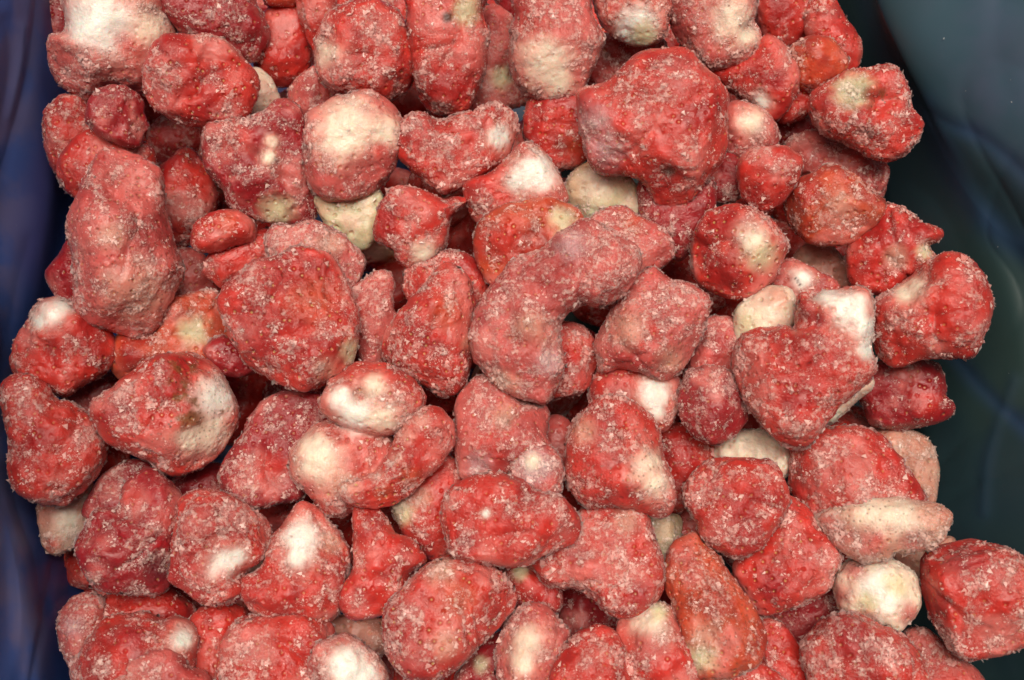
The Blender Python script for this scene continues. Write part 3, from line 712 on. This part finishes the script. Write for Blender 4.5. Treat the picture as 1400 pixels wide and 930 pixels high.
# the crystal: a squashed six-sided grain, shared by every scatter
GRAIN_V = np.array([(0, 0, .8), (.9, 0, 0), (-.35, .75, .1), (-.4, -.8, -.1), (0, 0, -.5)])
GRAIN_F = np.array([(0, 1, 2), (0, 2, 3), (0, 3, 1), (4, 2, 1), (4, 3, 2), (4, 1, 3)])
def grains(pos, nrm, size, rng):
    n = len(pos)
    # half of it lies flat like flakes, half stands any way up
    t = np.where(rng.uniform(0, 1, n) < .6, .35, 1.6)[:, None]
    zz = nrm + rng.normal(size=(n, 3)) * t; zz /= np.linalg.norm(zz, axis=1, keepdims=True)
    xx = rng.normal(size=(n, 3)); xx -= zz * (xx * zz).sum(1, keepdims=True); xx /= np.linalg.norm(xx, axis=1, keepdims=True)
    Rm = np.stack([xx, np.cross(zz, xx), zz], 2)
    sc = size[:, None] * rng.uniform(.6, 1.3, (n, 3)) * np.array([1.1, 1.0, .6])
    V = np.einsum('nij,nkj->nki', Rm, GRAIN_V[None] * sc[:, None]) + (pos + nrm * size[:, None] * .15)[:, None]
    F = (GRAIN_F[None] + 5 * np.arange(n)[:, None, None]).reshape(-1, 3)
    return V.reshape(-1, 3), F

def build_berry(i, label, z, outline, kind, frost, patches, kw):
    rng = np.random.default_rng(1000 + i)
    cx, cy = np.mean(outline, axis=0)
    if z < 0: z *= 1.8
    o3 = at_height(cx, cy, z * .001)
    nz = CAM - o3; dist = np.linalg.norm(nz); nz /= dist
    ax = RIGHT - nz * RIGHT.dot(nz); ax /= np.linalg.norm(ax)
    ay = np.cross(nz, ax)
    def local(x, y):
        d = ray(x, y); t = (o3 - CAM).dot(nz) / d.dot(nz); p = CAM + d * t - o3
        return p.dot(ax), p.dot(ay)
    outs = [(outline, kw.get('sink', 0) * .001)] + [(l, dz * .001) for l, dz in kw.get('lobes', ())]
    polys = [(smooth_loop([local(*p) for p in o]), dz) for o, dz in outs]
    allp = np.concatenate([p for p, _ in polys])
    lo, hi = allp.min(0) - 2.2 * CELL, allp.max(0) + 2.2 * CELL
    xs = np.arange(lo[0], hi[0] + CELL, CELL); ys = np.arange(lo[1], hi[1] + CELL, CELL)
    X, Y = np.meshgrid(xs, ys, indexing='ij')
    fields = []
    hz = 0
    for p, dz in polys:
        U, pm, R = plump(p, X, Y)
        H = R * kw.get('k', .92)
        H = min(max(H, .008), .024)
        fields.append((U, R, H, dz)); hz = max(hz, H + abs(dz))
    zs = np.arange(-hz - 3 * CELL, hz + 3 * CELL, CELL)
    D = None
    for U, R, H, dz in fields:
        d = ((((zs - dz) / H)[None, None] ** 2) - U[..., None]) * R * .5
        if D is None: D = d
        else:
            k = .0012; h = np.clip(.5 + .5 * (D - d) / k, 0, 1)
            D = d * h + D * (1 - h) - k * h * (1 - h)
    V, F = surface_nets(D, np.array([xs[0], ys[0], zs[0]]), CELL)
    N, _ = vert_normals(V, F)
    W = V + rng.uniform(-5, 5, 3)
    for _ in range(rng.integers(4, 8)):          # frozen hard against its neighbours: a few flattened sides
        th = rng.uniform(.1, .95); ph = rng.uniform(0, 6.283)
        dv = np.array([math.sin(th) * math.cos(ph), math.sin(th) * math.sin(ph), math.cos(th)])
        ex = V.dot(dv); ex = ex - (ex.max() - rng.uniform(.07, .2) * fields[0][1] * 1.1)
        V = V - dv * (.4 * (ex + np.sqrt(ex * ex + .0009 ** 2)))[:, None]
    N, _ = vert_normals(V, F)
    R0 = fields[0][1]
    front = sstep(-.25, .35, N[:, 2])
    # frozen fruit is never smooth: swellings, wrinkles, crusts
    ridg = 1 - np.abs(noise3(W, 75, i + 7, 2))
    tear = noise3(W, 66, i + 90, 2, .4)
    lip = np.exp(-((tear - .16) / .10) ** 2)          # torn lips of skin, where frost cakes
    amp = min(1, R0 / .013)
    rim = .3 + .7 * np.abs(N[:, 2])
    disp = .0006 + rim * (noise3(W, 55, i, 1) * .0014 * amp + noise3(W, 120, i + 2, 2) * .0004 + (sstep(.08, .24, tear) + .8 * sstep(.5, .64, tear)) * .0007 * amp - .0003)
    disp += noise3(W, 190, i + 3, 2) * .00045 - np.clip(ridg - .8, 0, 1) * .0022 * rim
    for _ in range(rng.integers(1, 3) if R0 > .0135 else 0):      # clefts and healed splits
        ph = rng.uniform(0, 6.283); dv = np.array([math.cos(ph), math.sin(ph), rng.uniform(-.4, .4)])
        s = V.dot(dv) - rng.uniform(-.45, .45) * R0 + noise3(W, 90, i + 71, 2) * .0022
        run = V.dot(np.array([-dv[1], dv[0], 0])) - rng.uniform(-.5, .5) * R0
        disp -= rng.uniform(.0012, .0026) * np.exp(-np.abs(s) / .0014) * np.exp(-(run / (.7 * R0)) ** 2) * front
    wrinkle = disp - .0004
    fr_n = noise3(W, 130, i + 9, 3, .6)
    fr = np.clip(frost - .08 + .85 * fr_n + .4 * lip, 0, 1)
    disp += noise3(W, 330, i + 6, 2, .6) * .00028 * fr
    disp += noise3(W, 520, i + 5, 2, .7) * (.00008 + .00022 * fr)
    S = WIDE / 1400 * dist
    for (x, y, r, dep) in kw.get('dents', ()):
        a, b = local(x, y); rr = r * S
        g = np.exp(-((V[:, 0] - a) ** 2 + (V[:, 1] - b) ** 2) / (rr * rr) * 1.3)
        disp -= g * dep * .001 * front
    for (x, y, r, dep) in kw.get('bumps', ()):
        a, b = local(x, y); rr = r * S
        g = np.exp(-((V[:, 0] - a) ** 2 + (V[:, 1] - b) ** 2) / (rr * rr) * 1.6)
        disp += g * dep * .001 * front
    smooth_skin = np.zeros(len(V))
    for (x, y, r, pk) in patches:
        if pk in 'wc':
            a, b = local(x, y); rr = r * S
            smooth_skin = np.maximum(smooth_skin, (1 - sstep(.6, 1.2, np.hypot(V[:, 0] - a, V[:, 1] - b) / rr)) * front)
    disp = disp - smooth_skin * .7 * wrinkle
    V = V + N * disp[:, None]
    N, fn = vert_normals(V, F)
    # colour of the skin and flesh
    base = COL[kind]
    n_a = noise3(W, 70, i + 40, 2)[:, None]; n_b = noise3(W, 150, i + 41, 3, .6)[:, None]
    T = np.tile(base, (len(V), 1))
    pale_kind = kind in 'cwgt'
    paler = base * .35 + (np.array([.82, .55, .44]) if pale_kind else np.array([.74, .225, .195])) * .6
    darker = base * .6 + np.array([.60, .17, .14]) * .4 if pale_kind else base * .35 + np.array([.30, .008, .012]) * .65
    T = T + (paler - T) * sstep(.12, .95, n_a + .35 * n_b)
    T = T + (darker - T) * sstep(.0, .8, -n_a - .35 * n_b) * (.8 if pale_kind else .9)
    wob = noise3(W, 80, i + 60, 4, .6) + .55 * noise3(W, 330, i + 61, 2, .6)
    speck = np.full(len(V), {0: .12, 1: .55, 2: .5}[kw.get('specks', 0)])
    pale_cut = np.ones(len(V))
    rings = [(x, y, r * 1.6, 'h') for (x, y, r, pk) in patches if pk in 'wc'] if not pale_kind else []
    for (x, y, r, pk) in rings + list(patches):
        a, b = local(x, y); rr = r * S
        d = np.sqrt((V[:, 0] - a) ** 2 + (V[:, 1] - b) ** 2) / rr + .22 * wob
        soft = .75 if pk in 'w' else .85
        m = (1 - sstep(1 - soft, 1.12, d)) * front * (.95 if pk in 'wcgb' else .8)
        if pk == 'u':
            m = np.minimum(1, 1.7 * m)
            fr = fr * (1 - .85 * m); speck = np.maximum(speck, m)
            m = m * sstep(-.1, .4, noise3(W, 330, i + 80, 2)) * .85
        T = T + (COL[pk] - T) * m[:, None]
        if pk in 'wc':
            pale_cut = pale_cut * (1 - m)
            speck = speck * (1 - .7 * m) if not kw.get('specks') else speck
            fr = fr * (1 - .65 * m)
        if pk in 'pl':
            fr = np.clip(fr + .35 * m, 0, 1)
    T = np.clip(T * (1 + .10 * n_b), .003, .95)
    me = mesh_from('frozen_strawberry', V, F)
    me.materials.append(FLESH)
    put_attr(me, 'tint', T); put_attr(me, 'frost', fr)
    put_attr(me, 'seedy', pale_cut * (.85 if kw.get('seeds') else (.4 if kw.get('pits') else .45)))
    put_attr(me, 'pitty', (.25 + .75 * pale_cut) * (1.0 if kw.get('seeds') or kw.get('pits') else .5))
    put_attr(me, 'speck', speck)
    o = bpy.data.objects.new('frozen_strawberry', me); C.objects.link(o)
    M = np.eye(4); M[:3, 0] = ax; M[:3, 1] = ay; M[:3, 2] = nz; M[:3, 3] = o3
    o.matrix_world = Matrix(M.tolist())
    o['label'] = label; o['category'] = 'strawberry'; o['group'] = 'frozen strawberries heaped in the liner'
    # frost crystals, thick where the crust is
    area = np.linalg.norm(fn, axis=1) * .5
    fc = V[F].mean(1); fnrm = fn / (np.linalg.norm(fn, axis=1, keepdims=True) + 1e-15)
    ff = fr[F].mean(1)
    wgt = area * (.06 + ff ** 1.7) * sstep(-.55, .0, fnrm[:, 2])
    cl = noise3(W[F[:, 0]], 330, i + 20, 2)
    wgt = wgt * np.clip(.1 + cl * 2.8, .03, 3)
    n = int(min(4200, wgt.sum() * 1e6 * 3.4))
    if n > 4:
        pick = rng.choice(len(F), n, p=wgt / wgt.sum())
        u = rng.uniform(0, 1, (n, 2))
        q = V[F[pick]]
        pos = (q[:, 0] * (1 - u[:, :1]) + q[:, 1] * u[:, :1]) * (1 - u[:, 1:]) + (q[:, 3] * (1 - u[:, :1]) + q[:, 2] * u[:, :1]) * u[:, 1:]
        uu = rng.uniform(0, 1, n)
        size = .00019 + .00056 * uu ** 3.2 + .00010 * ff[pick] + .00055 * sstep(.95, 1, uu)
        GV, GF = grains(pos, fnrm[pick], size, rng)
        gm = mesh_from('frost', GV, GF, False)
        gm.materials.append(ICE)
        wt = (.05 + .42 * rng.uniform(0, 1, n) ** 1.5 + .22 * uu ** 3)[:, None]
        gt = T[F[pick, 0]] * (1 - wt) + np.array([1.0, .76, .68]) * wt
        put_attr(gm, 'tint', np.repeat(gt, 5, 0)); put_attr(gm, 'skin_normal', np.repeat(fnrm[pick], 5, 0))
        g = bpy.data.objects.new('frost', gm); C.objects.link(g); g.parent = o
        g['kind'] = 'stuff'
    return o, o3, R0

DONE = [build_berry(i, *b) for i, b in enumerate(B)]

# ------------------------------------------------------------------ the layer below, seen dark through the gaps
DEEP = {
 56: 'dark berry in the gap between the knobbly berry and the near left cluster',
 74: 'dark berry in the black gap below the pale low berry at the left film',
 79: "dark berry behind the upright point of the smooth wedge-shaped one",
 95: 'dark berry in the gap between the folded berry and the white-pointed one',
 110: 'dark berry under the right flank of the leftmost berry on the film',
 113: 'dark berry hidden between the brown-speckled berry and the dark crusted one',
 124: "dark berry in the gap right of the icy heart's point",
 128: 'dark berry in the gap under the white-capped berry at the left film',
 130: 'dark berry in the black gap under the largest ball-shaped berry',
 134: "dark berry below the triangular berry's down-pointing tip",
 136: "dark berry just below the big bent berry's lower end",
 137: 'dark berry in the gap left of the clean white square patch',
 155: 'dark berry deep in the crook of the big bent one',
 169: 'dark berry in the slot between the icy pink shard and the triangular berry',
 173: "dark berry under the big bent berry's upper arm",
 175: 'dark berry under the left side of the glossy yellow-cheeked one',
 189: 'dark berry left of the glossy olive-edged orange-red one',
 195: 'dark berry between the yellow-cheeked berry and the plump orange-red one',
 205: 'dark berry in the gap above the boxy spiked one',
 206: 'dark berry beneath the pointed tip of the wide icy-ended one',
 219: 'dark berry in the big gap right of the small clumped nub',
 220: 'dark berry under the round seeded one, beside the lumpy maroon one',
 241: 'dark berry in the gap right of the big mottled far-rim one',
 268: 'dark berry behind the curved one at the far right corner'}
FULL = False
def under_layer():
    src = [d[0] for d, e in zip(DONE, B) if e[3] in 'rd']
    src = [o for o in src if max(o.dimensions[:2]) < .045 and min(o.dimensions[:2]) > .025]
    rng = random.Random(5)
    k = 0
    for r in range(16):
        for c in range(18):
            x = -.205 + c * .0235 + (r % 2) * .012 + rng.uniform(-.003, .003); y = -.175 + r * .0232 + rng.uniform(-.003, .003)
            zz = -.058 + rng.uniform(-.006, .006)
            s = rng.choice(src); e = (rng.uniform(0, 6), rng.uniform(0, 6), rng.uniform(0, 6))
            k += 1
            if x > .155 or x < -.186: continue
            if KEEP is not None and k not in KEEP: continue
            o = bpy.data.objects.new('frozen_strawberry', s.data); C.objects.link(o)
            o.location = (x, y, zz); o.rotation_euler = e
            o['label'] = DEEP.get(k, 'dark sliver of a deep strawberry showing in a narrow gap between upper berries')
            o['category'] = 'strawberry'; o['group'] = 'berries deep in the gaps'
            o['spot'] = k
KEEP = None if FULL else {43, 44, 45, 56, 57, 58, 59, 63, 66, 74, 76, 77, 79, 80, 81, 85, 86, 88, 92, 94, 95, 96, 97, 100, 110, 111, 113, 117, 122, 123, 124, 128, 130, 131, 132, 134, 135, 136, 137, 138, 139, 151, 153, 155, 157, 169, 173, 174, 175, 176, 185, 186, 187, 188, 189, 195, 196, 201, 202, 205, 206, 208, 212, 213, 218, 219, 220, 226, 236, 239, 241, 242, 245, 247, 248, 258, 260, 265, 268, 274, 276, 277, 279, 281}
under_layer()

# ------------------------------------------------------------------ loose ice crumbs on the film
def crumbs():
    rng = np.random.default_rng(3)
    nu, nv, _ = LG.shape
    u = np.concatenate([rng.integers(int(nu * .72), int(nu * .92), 70), rng.integers(int(nu * .1), int(nu * .25), 25)])
    v = rng.integers(int(nv * .15), int(nv * .85), 95)
    pos = LG[u, v] + rng.normal(0, .0004, (95, 3)); nr = LN[u, v]
    pos, nr = pos[::2], nr[::2]
    nr = np.where(nr[:, 2:3] < 0, -nr, nr)
    V, F = grains(pos + nr * .0004, nr, .0002 + .0006 * rng.uniform(0, 1, len(pos)) ** 4, rng)
    me = mesh_from('ice_crumbs', V, F, False); me.materials.append(ICE)
    put_attr(me, 'skin_normal', np.repeat(nr, 5, 0))
    put_attr(me, 'tint', np.tile(np.array([.45, .47, .50]), (len(V), 1)))
    o = bpy.data.objects.new('ice_crumbs', me); C.objects.link(o)
    o['kind'] = 'stuff'; o['label'] = 'tiny loose ice crumbs scattered on the blue film'; o['category'] = 'ice crumbs'
crumbs()
